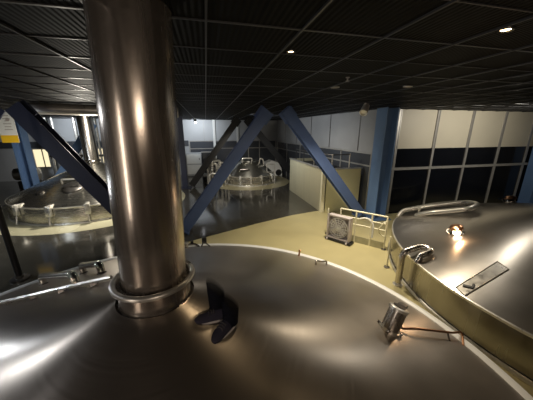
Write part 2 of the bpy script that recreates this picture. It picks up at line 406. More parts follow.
# inspection lamp lying against the cone on the right
def fitting():
    x, y = 1.445, 1.475; n = nc(x, y); R = align((n + V((.05, .10, .1))).normalized()); o = onc(x, y, -.01)
    t = thing('sight_lamp', 'cylindrical steel lamp standing on the foreground kettle lid with a bent conduit', 'lamp', o)
    MB().lathe([(.072, 0), (.072, .20), (.066, .205)], o, 40, R).build('lamp_body', M['steel'], t)
    MB().lathe([(.092, 0), (.092, .022), (.074, .024)], o, 40, R).build('clamp_ring', M['steel_light'], t)
    for k_ in range(4):
        aa = rad(40 + 90 * k_); MB().box(o + R @ V((.093 * cos(aa), .093 * sin(aa), .016)), (.03, .03, .035), R @ Matrix.Rotation(aa, 3, 'Z'), .004).build('clamp_bolt', M['steel_tube'], t)
    lid = MB().lathe([(.080, .200), (.080, .222), (.062, .230)], o, 40, R).build('lid', M['steel_light'], t)
    MB().lathe([(.050, .229), (.050, .236), (.0001, .237)], o, 32, R, cap=False).build('dark_glass', M['black'], lid)
    MB().box(o + R @ V((.10, .06, .19)), (.10, .07, .10), R @ Matrix.Rotation(.5, 3, 'Z'), .008).build('junction_box', M['steel_dark'], t)
    e0 = o + R @ V((.11, .03, .13))
    pts = smoothpath([e0, o + R @ V((.135, .02, .03)), onc(1.74, 1.50, .05), onc(1.98, 1.52, .06), onc(2.28, 1.56, .06), onc(2.44, 1.60, .07), onc(2.48, 1.60, .05), onc(2.36, 1.48, .0)], .05)
    MB().tube(pts, .011, 10).build('conduit', M['copper'], t)
    MB().tube(smoothpath([onc(2.20, 1.555, .06), onc(2.20, 1.53, .03), onc(2.20, 1.5, .0)], .03), .009, 8).build('conduit_leg', M['steel_dark'], t)
    MB().lathe([(.014, 0), (.014, .010), (.0001, .011)], o + R @ V((.074, .01, .05)), 16, R @ align((1, .1, -.5)), cap=False).build('sight_glass', M['lens_tank'], t)
fitting()

# right kettle
CR, RR, ZR, AR, ZA = (5.96, 1.99), 3.11, .51, .25, 1.36
def zr_(x, y):
    r = hypot(x - CR[0], y - CR[1]); return ZR + (ZA - ZR) * (RR - r) / (RR - AR)
def nr_(x, y):
    r = hypot(x - CR[0], y - CR[1]); s_ = (ZA - ZR) / (RR - AR)
    return V(((x - CR[0]) / r * s_, (y - CR[1]) / r * s_, 1)).normalized()
def onr(x, y, h=0.): return V((x, y, zr_(x, y))) + nr_(x, y) * h
M['cone_right'] = brushed_cone('right_brushed_steel', (.44, .41, .375), .31, *CR, aniso=.62, metal=.93)
M['side_right'] = principled('right_wall_steel', (.34, .325, .30), .24, 1, nscale=2, rvar=.08, stretch=(2.5, 2.5, .3), var=.35)  # upright reflection bands are put into the colour noise
rt = tank('brew_kettle', 'wide round steel kettle at the right edge with a lit lamp and tubular grab rails', CR, RR, ZR, CR, AR, ZA, (M['cone_right'], M['side_right']))
MB().lathe([(.20, ZA - .06), (.20, CEIL - .002)], (*CR, 0), 64).build('vapour_stack', M['stack'], rt)
# grab rails
def rim_r(deg, k=1.0): return CR[0] + RR * k * cos(rad(deg)), CR[1] + RR * k * sin(rad(deg))
gu, gv = V((.95, -.05, .22)).normalized(), V((.12, -.98, -.10)).normalized()
g0 = V((2.83, 2.88, .50))
gp = [(2.86, 2.905, .012), (2.855, 2.90, .25), tuple(g0)]
for q in range(1, 7):
    th = pi / 2 * q / 6; gp.append(tuple(g0 + V((0, 0, .10 * sin(th))) + gu * (.10 * (1 - cos(th)))))
g1 = V(gp[-1]) + gu * .16; gp.append(tuple(g1))
for q in range(1, 13):
    th = pi * q / 12; gp.append(tuple(g1 + gu * (.085 * sin(th)) + gv * (.085 * (1 - cos(th)))))
g2 = V(gp[-1]) - gu * .12; gp += [tuple(g2), tuple(g2 - gu * .04 + V((0, 0, -.10)))]
h = MB().tube(gp, .048, 18).build('grab_rail', M['steel'], rt)
MB().lathe([(.075, .004), (.075, .02), (.06, .03), (.049, .05)], (2.86, 2.905, 0), 24).build('rail_foot', M['steel_light'], h)
h2 = MB().tube(smoothpath([(4.17, 4.52, .50), (4.30, 4.56, .62), (4.77, 4.24, .82), (5.12, 3.80, .98), (5.02, 3.50, 1.03), (4.76, 3.46, .97), (4.40, 4.03, .73), (4.37, 4.24, .60)], .13, 8), .050, 16).build('grab_rail', M['steel_light'], rt)
h3 = MB().tube(smoothpath([(4.46, 4.26, .60), (4.42, 4.24, .78), (4.86, 3.70, 1.03), (5.0, 3.72, .98), (5.12, 3.80, .86)], .06), .030, 12).build('grab_rail', M['steel_light'], rt)
# plate with dark lettering-like wear on the lid
pc = [(2.90, 2.05), (3.62, 2.14), (3.58, 1.98), (2.86, 1.91)]
pl = MB(); vs_ = [onr(x, y, .006) for x, y in pc]; vb = [onr(x, y, -.01) for x, y in pc]
pl.quad(vs_)
for i in range(4): pl.quad([vs_[i], vs_[(i + 1) % 4], vb[(i + 1) % 4], vb[i]])
plate = pl.build('lid_plate', principled('stained_plate', (.34, .32, .29), .36, 1, nscale=14, rvar=.10, var=.45), rt)
rf = MB()
rf.tube([onr(x, y, .006) for x, y in pc], .007, 8, closed=True)
rf.build('plate_frame', M['steel_light'], plate)
MB().box(onr(3.00, 1.99, .014), (.035, .10, .012), align(nr_(3.1, 2.08)) @ Matrix.Rotation(.6, 3, 'Z')).box(onr(3.05, 1.97, .014), (.07, .022, .012), align(nr_(3.1, 2.08)) @ Matrix.Rotation(.5, 3, 'Z')).build('plate_latch', M['black'], plate)

def tank_lamp(label, x, y, lit):
    n = nr_(x, y); R = align(n); o = onr(x, y, -.005)
    t = thing('tank_lamp', label, 'lamp', o, )
    d = V((-x, -y, .2)).normalized()
    MB().lathe([(.10, 0), (.10, .016), (.078, .028), (.078, .08)], o, 36, R).build('lamp_base', M['steel'], t)
    MB().lathe([(.088, .08), (.096, .095), (.088, .135), (.062, .15), (.04, .158)], o, 36, R).build('lamp_cap', M['copper'], t)
    MB().lathe([(.055, 0), (.055, .024), (.042, .035), (.0001, .04)], o + R @ V((0, 0, .045)) + V((d.x, d.y, 0)) * .058, 24, align(V((d.x, d.y, .25))), cap=False).build('lens', M['lens_tank'] if lit else M['steel_tube'], t)
    MB().tube(smoothpath([o + R @ V((-.10, .05, .01)), o + R @ V((-.15, .07, .10)), o + R @ V((-.06, .04, .125))], .04), .010, 8).build('cable_loop', M['steel_tube'], t)
tank_lamp('glowing copper capped lamp on the lid of the right kettle', 3.93, 2.96, True)
tank_lamp('unlit copper capped lamp far up on the right kettle lid, below the dark glazing', 6.20, 3.72, False)

# left kettle
CL, RL, ZL = (-3.72, 9.38), 2.22, .48
M['cone_left'] = brushed_cone('left_brushed_steel', (.56, .54, .48), .27, CL[0], CL[1], aniso=.8, metal=.97)
M['side_left'] = principled('left_wall_steel', (.50, .48, .43), .26, .88, nscale=3, rvar=.06, stretch=(1, 1, 10))
lt = tank('brew_kettle', 'round steel kettle at the left under a horizontal duct with clamps round its rim', CL, RL, ZL, CL, .22, 1.38, (M['cone_left'], M['side_left']))
MB().lathe([(.215, 1.36), (.215, CEIL - .002)], (*CL, 0), 64).build('vapour_stack', M['steel'], lt)
MB().torus((CL[0], CL[1], 1.44), .245, .025, 48, 8).build('collar_ring', M['steel_tube'], lt)
def clamp(parent, c, R, zr, deg, s=1.25):
    x, y = c[0] + (R + .05) * cos(rad(deg)), c[1] + (R + .05) * sin(rad(deg)); Rz = Matrix.Rotation(rad(deg), 3, 'Z')
    m = MB().box((x, y, zr - .08), (.07 * s, .10 * s, .22 * s), Rz, .01).box(V((x, y, zr + .04)) - Rz @ V((.06, 0, 0)), (.22 * s, .06 * s, .05 * s), Rz, .01)
    m.tube([(x, y, zr - .16), V((x, y, zr - .36 * s)) + Rz @ V((.06, 0, 0))], .018 * s, 8)
    return m.build('clamp', M['steel_light'], parent)
for d_ in (-122, -98, -76, -52): clamp(lt, CL, RL, ZL, d_)
mh = MB().lathe([(.26, 0), (.26, .05), (.23, .07), (.1, .10), (.0001, .11)], (-3.75, 7.95, ZL + (1.38 - ZL) * (RL - 1.43) / (RL - .22) - .01), 40, align((0, -.42, 1)), cap=False).build('manway_cover', M['steel_dark'], lt)
MB().tube(smoothpath([(-3.95, 7.85, .98), (-3.95, 7.8, 1.10), (-3.55, 7.8, 1.10), (-3.55, 7.85, .98)], .05), .025, 10).build('cover_handle', M['steel_light'], mh)
MB().lathe([(.09, 0), (.09, .05), (.0001, .06)], (-4.55, 7.95, .72), 24, align((-.2, -.42, 1)), cap=False).build('sight_glass', M['steel_dark'], lt)

# far kettle
CF, RF, ZF = (1.92, 11.75), 1.17, .42
M['cone_far'] = brushed_cone('far_brushed_steel', (.52, .51, .46), .30, *CF, aniso=.6, metal=.95)
ft = tank('brew_kettle', 'small domed steel kettle at the far end between the dark braces', CF, RF, ZF, CF, .42, .98, (M['cone_far'], M['side_left']), sag=.10, n=80)
MB().lathe([(.43, .97), (.40, 1.02), (.2, 1.05), (.0001, 1.06)], (*CF, 0), 48, cap=False).build('dome_cap', M['cone_far'], ft)
for d_ in (-150, -118, -96, -72, -40): clamp(ft, CF, RF, ZF, d_, .9)
MB().tube(smoothpath([(1.55, 11.4, .95), (1.55, 11.4, 1.16), (2.0, 11.4, 1.16), (2.0, 11.4, .98)], .05), .03, 10).build('lid_handle', M['steel_light'], ft)
MB().tube(smoothpath([(2.32, 11.4, .8), (2.38, 11.35, 1.16), (2.52, 11.35, 1.1), (2.56, 11.4, .75)], .05), .03, 10).build('lid_handle', M['steel_light'], ft)
MB().tube(smoothpath([(1.35, 10.95, .62), (1.35, 10.85, .72), (1.75, 10.8, .74), (1.75, 10.9, .62)], .04), .03, 10).build('lid_handle', M['steel_dark'], ft)
fw = MB()
for x in (2.62, 2.98):
    fw.tube([(x, 11.0, .0), (x, 11.0, .92)], .025, 8)
fw.tube([(2.62, 11.0, .9), (2.98, 11.0, .9)], .025, 8).tube([(2.62, 11.0, .55), (2.98, 11.0, .55)], .02, 8)
fw.build('guard_frame', M['steel_light'], ft)

# pipework left of the far kettle
pm = thing('pipe_manifold', 'tangle of upright bright steel pipes left of the far kettle', 'pipes', (.35, 11.0, 0))
for k_, (x, y, z, dx, dy) in enumerate([(-.02, 11.2, 1.0, .4, 0), (.18, 11.0, 1.12, .35, .2), (.38, 11.2, .95, -.3, .1), (.55, 10.9, .72, .3, .1), (.72, 11.1, 1.02, -.25, .2), (.05, 10.8, .6, .5, 0)]):
    MB().tube(smoothpath([(x, y, .004), (x, y, z), (x + dx, y + dy, z), (x + dx, y + dy, max(.2, z - .45))], .1), .05 if k_ % 2 else .04, 12).build('pipe', M['steel_light'], pm)
for x, y, z in [(.18, 10.93, .8), (.55, 10.84, .5), (.38, 11.12, .62)]:
    hw = MB().torus((x, y, z), .10, .014, 28, 6, align((0, -1, .2))).build('hand_wheel', M['steel_dark'], pm)
    MB().tube([(x, y, z), (x, y + .1, z)], .014, 8).box((x, y, z), (.19, .012, .016)).build('wheel_spokes', M['steel_dark'], hw)

# ------------------------------------------------------------------ blue steel frame
def post(name, label, x, y, mat, w=.30, d=.30, wd=(0, 1, 0), group=None, plate=.5):
    t = thing(name, label, 'column', (x, y, 0))
    MB().beam((x, y, .004), (x, y, CEIL - .004), w, d, wd, .028, .02).build('steel_section', mat, t)
    bp = MB().box((x, y, .016), (plate, plate, .024)).build('base_plate', mat, t)
    bl = MB()
    for sx in (-1, 1):
        for sy in (-1, 1): bl.lathe([(.02, 0), (.02, .03), (.0001, .032)], (x + sx * plate * .42, y + sy * plate * .42, .028), 6, cap=False)
    bl.build('anchor_bolts', M['steel_dark'], bp)
    return t
post('steel_column', 'bright blue steel column standing between the side panels and the beige wall', 4.55, 5.80, M['blue_post'], .40, .35, (0, 1, 0), plate=.60)
post('steel_column', 'dark blue steel column half hidden behind the foreground stack', -.98, 6.1, M['shaded_blue'], .24, .2, (1, 0, 0))
post('steel_column', 'light blue steel column at the far left behind the left kettle', -6.3, 10.6, M['blue_post'], .34, .34, (0, 1, 0))
post('steel_column', 'blue steel column at the right edge in front of the dark glazing', 10.42, 5.82, M['blue_post'], .32, .32, (0, 1, 0))
post('steel_column', 'far dark steel column seen between the stack and the grey cabinet', -1.0, 11.0, M['shaded_blue'], .22, .2, (1, 0, 0))

def brace(label, a_, b_, mat, w=.25, d=.22, plates=((0, 1),)):
    a_, b_ = V(a_), V(b_); ax = (b_ - a_).normalized()
    t = thing('diagonal_brace', label, 'brace', (a_.x, a_.y, max(0, a_.z - .05)))
    wdir = ax.cross(V((0, 1, 0)))
    MB().beam(a_, b_, w, d, wdir, .022, .018).build('steel_section', mat, t)
    MB().box(a_ - ax * .0, (.30, .30, .03), align(ax)).build('foot_plate', mat, t)
    MB().box(b_ - ax * .12, (.36, .03, .30), Matrix((ax.cross(V((0, 1, 0))), V((0, 1, 0)), ax)).transposed()).build('gusset_plate', mat, t)
    return t
YT = 5.9
brace('mid blue diagonal brace leaning right up to the ceiling, nearest the stack', (-.66, YT, .10), (1.40, YT, CEIL - .12), M['blue'])
brace('mid blue diagonal brace sloping down right to the bright blue column', (4.08, YT, .16), (1.84, YT, CEIL - .10), M['blue'])
brace('thick near black diagonal brace across the left kettle, ending behind the stack', (-1.62, YT, .14), (-3.42, YT, CEIL - .12), M['shaded_blue'], .30, .26)
brace('dark slanting brace meeting the near black one at the ceiling, top left corner', (-5.6, YT, .6), (-3.78, YT, CEIL - .12), M['shaded_blue'], .22, .2)
brace('thin dark far brace leaning right, behind the mid blue brace', (-.72, 11.0, .12), (1.35, 11.0, CEIL - .10), M['black'], .26, .2)  # near-black colour stands in for shade on the far blue frame
brace('thin dark far brace sloping down right to the beige enclosure', (4.0, 11.0, .25), (1.75, 11.0, CEIL - .10), M['black'], .26, .2)  # shade put into the colour here too
brace('short blue brace rising right from the far left column, behind the left kettle', (-5.85, 11.0, .30), (-4.15, 11.0, CEIL - .3), M['blue_post'], .24, .2)

# thin near-black pole on the left
t = thing('floor_pole', 'dark round pole standing on the wet floor at the left edge', 'pole', (-3.18, 4.5, 0))
MB().tube([(-3.18, 4.5, .004), (-3.22, 4.5, CEIL - .004)], .045, 20).build('pole_tube', M['black'], t)
MB().lathe([(.13, .004), (.13, .022), (.06, .03), (.055, .07)], (-3.18, 4.5, 0), 28).build('pole_base', M['steel_dark'], t)

# ------------------------------------------------------------------ railing, fan, enclosure
t = thing('guard_railing', 'low cream tube railing with toe board between the blue column and right kettle', 'railing', (2.8, 3.8, 0))
pA, pB = V((2.84, 4.76, 0)), V((3.46, 4.02, 0))
ends = [pA, pA.lerp(pB, .36), pA.lerp(pB, .70), pB]
for i, p in enumerate(ends):
    pp = MB().tube([p + V((0, 0, .004)), p + V((0, 0, .72))], .018, 10).build('post', M['cream'], t)
    if i in (0, 3): MB().lathe([(.05, .004), (.05, .016), (.02, .03)], p, 18).build('post_foot', M['steel_dark'], pp)
for z in (.72, .56, .42): MB().tube([pA + V((0, 0, z)), pB + V((0, 0, z))], .017 if z == .72 else .013, 10).build('rail', M['cream'], t)
mid = (pA + pB) / 2; dr = (pB - pA).normalized(); Rr = Matrix((dr, V((-dr.y, dr.x, 0)), V((0, 0, 1)))).transposed()
MB().box(mid + V((0, 0, .08)), ((pB - pA).length, .012, .15), Rr).build('toe_board', principled('toe_board_grey', (.42, .40, .28), .4, .2), t)
MB().tube(smoothpath([pA.lerp(pB, .45) + V((0, 0, .57)), pA.lerp(pB, .60) + V((0, 0, .62)), pA.lerp(pB, .74) + V((0, 0, .52)), pA.lerp(pB, .74) + V((0, 0, .2))], .08), .020, 10).build('drop_handle', M['white'], t)
MB().tube(smoothpath([pB + V((0, 0, .62)), pB + V((-.08, -.02, .62)), pB + V((-.14, .08, .42)), pB + V((-.05, .05, .30)), pB + V((0, 0, .30))], .05), .012, 8).build('gate_loop', M['cream'], t)
t = thing('floor_stanchion', 'slim cream stanchion on the floor at the near end of the cream railing', 'stanchion', (3.05, 3.40, 0))
MB().tube([(3.05, 3.40, .02), (3.05, 3.40, .60)], .014, 10).build('stanchion_tube', M['cream'], t)
MB().lathe([(.05, .004), (.05, .018), (.02, .03)], (3.05, 3.40, 0), 18).build('stanchion_foot', M['steel_dark'], t)
t = thing('floor_stanchion', 'short cream stanchion on the floor behind the left edge of the grey fan', 'stanchion', (2.69, 5.05, 0))
MB().tube([(2.69, 5.05, .02), (2.69, 5.05, .64)], .016, 10).build('stanchion_tube', M['cream'], t)
MB().lathe([(.05, .004), (.05, .018), (.02, .03)], (2.69, 5.05, 0), 18).build('stanchion_foot', M['steel_dark'], t)

def fan():
    ctr = V((2.745, 4.61, 0)); W, D, H = .54, .14, .55
    fx = V((.563, -.827, 0)).normalized(); fy = V((-fx.y, fx.x, 0)); R = Matrix((fx, fy, V((0, 0, 1)))).transposed()
    t = thing('box_fan', 'square grey plastic fan on a dark base standing in front of the cream railing', 'fan', ctr)
    P = lambda x, y, z: ctr + R @ V((x, y, z))
    m = MB()
    for sx in (-1, 1): m.box(P(sx * (W / 2 - .02), 0, .06 + H / 2), (.04, D, H), R, .008)
    for z in (.08, .06 + H - .02): m.box(P(0, 0, z), (W, D, .04), R, .008)
    m.build('housing', M['plastic'], t)
    MB().box(P(0, D / 2 - .02, .06 + H / 2), (W - .07, .01, H - .06), R).build('back_panel', M['plastic_dark'], t)
    MB().box(P(.02, 0, .035), (W + .06, D + .06, .05), R, .01).build('base', M['black'], t)
    Rf = R @ Matrix.Rotation(pi / 2, 3, 'X')
    hub = MB().lathe([(.055, -.03), (.055, .02), (.02, .035)], P(0, -.02, .06 + H / 2), 24, Rf).build('hub', M['plastic'], t)
    for k_ in range(4):
        aa = rad(45 + 90 * k_); b_ = MB()
        pts = []
        for u in (-1, 1):
            for rr in (.05, .21):
                ang = aa + u * (.30 if rr > .1 else .4)
                pts.append(P(rr * cos(ang), -.02 + u * .035, .06 + H / 2 + rr * sin(ang)))
        b_.quad([pts[0], pts[1], pts[3], pts[2]])
        b_.build('blade', M['blade'], hub)
    gr = MB()
    for rr in (.07, .12, .17, .22): gr.torus(P(0, -D / 2 + .005, .06 + H / 2), rr, .005, 36, 6, Rf)
    for k_ in range(8):
        aa = pi * k_ / 8; gr.tube([P(.22 * cos(aa), -D / 2, .06 + H / 2 + .22 * sin(aa)), P(-.22 * cos(aa), -D / 2, .06 + H / 2 - .22 * sin(aa))], .004, 6)
    gr.build('grille', M['white'], t)
    for sx in (-1, 1):
        MB().lathe([(.03, -.015), (.03, .015)], P(sx * .23, -D / 2 - .02, .034), 16, R @ Matrix.Rotation(pi / 2, 3, 'Y')).build('caster', M['plastic'], t)
fan()

# beige panelled enclosure beside the side wall
t = thing('panel_enclosure', 'waist high beige sheet metal enclosure with an open dark top beside the side wall', 'enclosure', (3.8, 7.9, 0))
e0, e1, e2 = V((3.26, 6.58, 0)), V((3.26, 9.6, 0)), V((4.40, 6.58, 0)); HE = 1.30
MB().box((3.28, 8.09, HE / 2 + .003), (.05, 3.02, HE)).build('side_panel', M['box_beige'], t)
MB().box((3.93, 6.60, HE / 2 + .003), (1.10, .05, HE)).build('end_panel', principled('pale_yellow_sheet', (.72, .68, .40), .42, 0, nscale=2, var=.1), t)
MB().box((3.85, 9.58, HE / 2 + .003), (1.12, .05, HE)).build('far_panel', M['box_beige'], t)
MB().box((3.27, 6.59, HE / 2 + .02), (.10, .10, HE + .04)).build('corner_post', M['cream'], t)
MB().box((3.84, 8.09, HE - .12), (1.05, 2.95, .03)).build('inner_deck', M['black'], t)
MB().box((3.27, 8.09, HE + .012), (.09, 3.06, .03)).box((3.90, 6.59, HE + .012), (1.2, .09, .03)).build('coping', M['steel_light'], t)
for (x, y) in [(3.36, 9.2), (3.36, 8.4), (4.2, 6.8), (3.6, 6.75), (3.36, 7.5)]:
    MB().tube([(x, y, HE - .1), (x, y, HE + .42)], .018, 8).build('stanchion', M['steel_light'] if y < 8 else M['black'], t)
MB().tube([(3.36, 9.2, HE + .40), (3.36, 7.5, HE + .40), (3.6, 6.75, HE + .40), (4.2, 6.8, HE + .40)], .014, 8).build('handrail', M['steel_dark'], t)

# low white machine beyond the enclosure
t = thing('machine_cover', 'low white curved machine housing on the floor, right of the far kettle', 'machine', (3.5, 13.0, 0))
m = MB(); prof = [(-.55, 0), (-.55, .42), (-.42, .62), (-.1, .72), (.3, .62), (.5, .35), (.55, .0)]
pa = [m.bm.verts.new((3.45 + x * .9, 12.95, z * 1.15 + .004)) for x, z in prof]; pb = [m.bm.verts.new((3.45 + x * .9, 13.6, z * 1.15 + .004)) for x, z in prof]
m.bm.faces.new(pa); m.bm.faces.new(pb[::-1])
for i in range(len(prof)): m.bm.faces.new((pa[i], pa[(i + 1) % 7], pb[(i + 1) % 7], pb[i]))
m.build('housing', M['white'], t)
MB().lathe([(.17, 0), (.17, .015)], (3.74, 12.948, .18), 32, Matrix.Rotation(pi / 2, 3, 'X')).build('wheel_arch', M['black'], t)

# equipment along the back wall
t = thing('electrical_cabinet', 'pale grey cabinet with two doors against the back wall beside the stack', 'cabinet', (-.72, 14.0, 0))
MB().box((-.70, 14.15, .62), (.78, .5, 1.22), bev=.01).build('body', M['panel_grey'], t)
for z in (.36, .92):
    d_ = MB().box((-.70, 13.89, z), (.72, .02, .5)).build('door', M['white'], t)
    MB().box((-.42, 13.87, z), (.03, .02, .1)).build('handle', M['steel_dark'], d_)
t = thing('control_panel', 'dark screen panel on a stand, right of the pale grey cabinet', 'panel', (.02, 14.0, 0))
MB().box((-.02, 14.1, .92), (.56, .08, .62), bev=.01).build('screen', M['black'], t)
MB().box((-.02, 14.1, 1.26), (.62, .1, .05)).build('hood', M['mullion'], t)
MB().box((-.02, 14.15, .31), (.12, .1, .62)).box((-.02, 14.1, .03), (.5, .4, .05)).build('stand', M['mullion'], t)

# left background equipment
t = thing('horizontal_drum', 'grey horizontal drum vessel with a flanged end behind the pole at far left', 'vessel', (-7.2, 9.4, 0))
Rx = Matrix.Rotation(pi / 2, 3, 'Y')
MB().lathe([(.0001, -1.05), (.4, -.98), (.62, -.8), (.62, .55), (.5, .75), (.0001, .85)], (-7.4, 9.2, .85), 48, Rx, cap=False).build('shell', M['steel_dark'], t)
fl = MB().lathe([(.13, .82), (.13, .95), (.2, .95), (.2, 1.0), (.05, 1.02)], (-7.4, 9.2, .95), 32, Rx).build('flange', M['steel_light'], t)
for x in (-8.0, -7.0): MB().box((x, 9.2, .15), (.16, .8, .29)).build('saddle', M['steel_dark'], t)
g_ = 'upright pale pipes by the back wall'
for x, y, r_ in [(-7.0, 13.6, .07), (-6.72, 13.6, .05), (-5.75, 13.4, .06), (-4.9, 13.4, .05)]:
    t = thing('riser_pipe', 'slim pale riser pipe running floor to ceiling by the lit back windows', 'pipe', (x, y, 0), g_)
    MB().tube([(x, y, .004), (x, y, CEIL - .004)], r_, 14).build('pipe_tube', M['steel_light'], t)
    MB().lathe([(r_ * 1.7, 1.2), (r_ * 1.7, 1.3)], (x, y, 0), 16).build('pipe_clamp', M['steel_dark'], t)
t = thing('floor_pump', 'small steel pump on the floor behind the left kettle, under the lit window', 'pump', (-5.3, 12.3, 0))
MB().lathe([(.0001, -.4), (.2, -.36), (.22, .3), (.0001, .4)], (-5.3, 12.3, .62), 28, Rx, cap=False).build('motor', M['steel_light'], t)
MB().box((-5.3, 12.3, .2), (.5, .35, .39)).build('pedestal', M['steel_dark'], t)
t = thing('floor_pump', 'round steel pump body at the foot of the light blue column, far left', 'pump', (-6.95, 11.9, 0))
MB().lathe([(.0001, -.45), (.24, -.4), (.26, .35), (.0001, .45)], (-7.1, 11.9, .70), 28, Rx, cap=False).build('motor', M['steel_light'], t)
MB().box((-7.1, 11.9, .22), (.6, .4, .43)).build('pedestal', M['steel_dark'], t)

# duct under the ceiling
t = thing('ceiling_duct', 'horizontal round steel duct just under the ceiling above the left kettle', 'duct', (-2.5, 6.3, 2.6))
MB().tube([(-3.42, 6.32, 2.83), (-.6, 6.5, 2.80)], .112, 28).build('duct_pipe', M['duct'], t)
MB().lathe([(.125, 0), (.125, .04)], (-2.05, 6.41, 2.815), 28, align((1, .06, -.01))).build('duct_joint', M['steel_light'], t)
MB().tube([(-2.9, 6.35, 2.9), (-2.9, 6.35, CEIL - .002)], .012, 8).build('hanger', M['steel_dark'], t)

# hanging sign at far left
t = thing('hanging_sign', 'white notice with yellow lower band hanging in front of the far left column', 'sign', (-5.5, 9.0, 2.05))
sg_ = MB().box((-5.58, 9.0, 2.50), (.42, .012, .90)).build('board', M['sign_white'], t)
MB().box((-5.58, 8.992, 2.155), (.42, .006, .21)).build('yellow_band', M['yellow'], t)
pr = MB()
for i, (w_, z) in enumerate([(.14, 2.80), (.18, 2.72), (.10, 2.66), (.20, 2.58), (.16, 2.50), (.2, 2.42)]): pr.box((-5.55, 8.992, z), (w_, .004, .022))
pr.lathe([(.05, 0), (.05, .004)], (-5.52, 8.994, 2.70), 24, Matrix.Rotation(pi / 2, 3, 'X'))
pr.build('printed_lines', M['sign_grey'], t)
MB().tube([(-5.4, 9.0, 2.94), (-5.4, 9.0, 2.948)], .01, 6).build('hanger', M['steel_dark'], t)

# ------------------------------------------------------------------ ceiling fittings
def downlight(label, x, y, lit, r_=.055, group=None):
    t = thing('ceiling_downlight', label, 'ceiling light', (x, y, CEIL), group)
    MB().lathe([(r_ * .78, 0), (r_, -.004), (r_ * 1.25, -.010), (r_ * 1.3, 0)], (x, y, CEIL), 32, cap=False).build('trim_ring', M['steel_dark'] if lit else M['mullion'], t)
    MB().lathe([(r_ * .8, -.004), (.0001, -.006)], (x, y, CEIL), 28, cap=False).build('lens', M['lens_warm'] if lit else M['lens_off'], t)
downlight('glowing warm round downlight left of centre, in the row nearest the stack', .634, 1.916, True, .024)
downlight('glowing warm round downlight near the top right corner', 1.685, 1.254, True, .030)
downlight('unlit grey round downlight in front of the bright blue column', 2.576, 2.965, False, .045)
downlight('unlit grey round downlight beside the sprinkler head', 1.697, 3.25, False, .045)
t = thing('sprinkler_head', 'tiny sprinkler head hanging from the black ceiling, above an unlit downlight', 'sprinkler', (1.52, 2.64, CEIL))
MB().lathe([(.022, -.001), (.022, -.008), (.009, -.012), (.009, -.035), (.022, -.038), (.022, -.041)], (1.52, 2.64, CEIL), 20).build('sprinkler_body', M['mullion'], t)
def spotlight(label, p, d, s=1., lens='lens_cool', mat='white'):
    p = V(p); d = V(d).normalized(); R = align(d)
    t = thing('spotlight', label, 'spotlight', (p.x, p.y, CEIL))
    MB().tube([(p.x, p.y, CEIL - .002), p + V((0, 0, .02))], .015 * s, 10).build('stem', M[mat], t)
    MB().lathe([(.03 * s, -.10 * s), (.05 * s, -.07 * s), (.06 * s, .09 * s), (.052 * s, .09 * s), (.045 * s, .06 * s)], p, 24, R, cap=False).lathe([(.0001, -.1 * s), (.03 * s, -.1 * s)], p, 24, R, cap=False).build('lamp_head', M[mat], t)
    MB().lathe([(.05 * s, .06 * s), (.0001, .065 * s)], p, 24, R, cap=False).build('lens', M[lens], t)
    MB().box(p + V((.05 * s, 0, .05)), (.012, .05, .12)).build('bracket', M['mullion'], t)
spotlight('white spotlight under the ceiling in front of the bright blue column', (3.28, 4.9, 2.83), (-.5, -.4, -.6), 1.35, 'sign_white')
spotlight('small lit spotlight under the ceiling washing the pale back wall', (-.45, 12.6, 2.82), (.1, -.6, -.7), 1.1, 'lens_cool')

# ------------------------------------------------------------------ person: lower legs, a reflection modelled as see-through mesh on the lid
M['trouser'] = ghost('trouser_reflection', (.006, .007, .013), .88, 1.495, 1.535, .9)
M['shoe'] = ghost('shoe_reflection', (.05, .048, .075), .85)
M['sole'] = ghost('sole_reflection', (.85, .80, .78), .85)
M['lace'] = ghost('lace_reflection', (.14, .13, .13), .6)
person = thing('person', 'lower legs of a person in dark trousers and dark sneakers, modelled reflection beside the stack', 'person', (.02, 1.26, 1.31))
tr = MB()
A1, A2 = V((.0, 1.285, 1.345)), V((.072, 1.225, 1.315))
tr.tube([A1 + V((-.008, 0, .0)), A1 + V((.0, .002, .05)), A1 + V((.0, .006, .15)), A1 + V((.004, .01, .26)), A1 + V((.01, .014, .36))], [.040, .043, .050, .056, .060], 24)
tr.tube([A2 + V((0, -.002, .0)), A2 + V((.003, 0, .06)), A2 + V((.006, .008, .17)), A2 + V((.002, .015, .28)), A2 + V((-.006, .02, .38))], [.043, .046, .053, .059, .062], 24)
tr.build('trousers', M['trouser'], person, smooth=True)
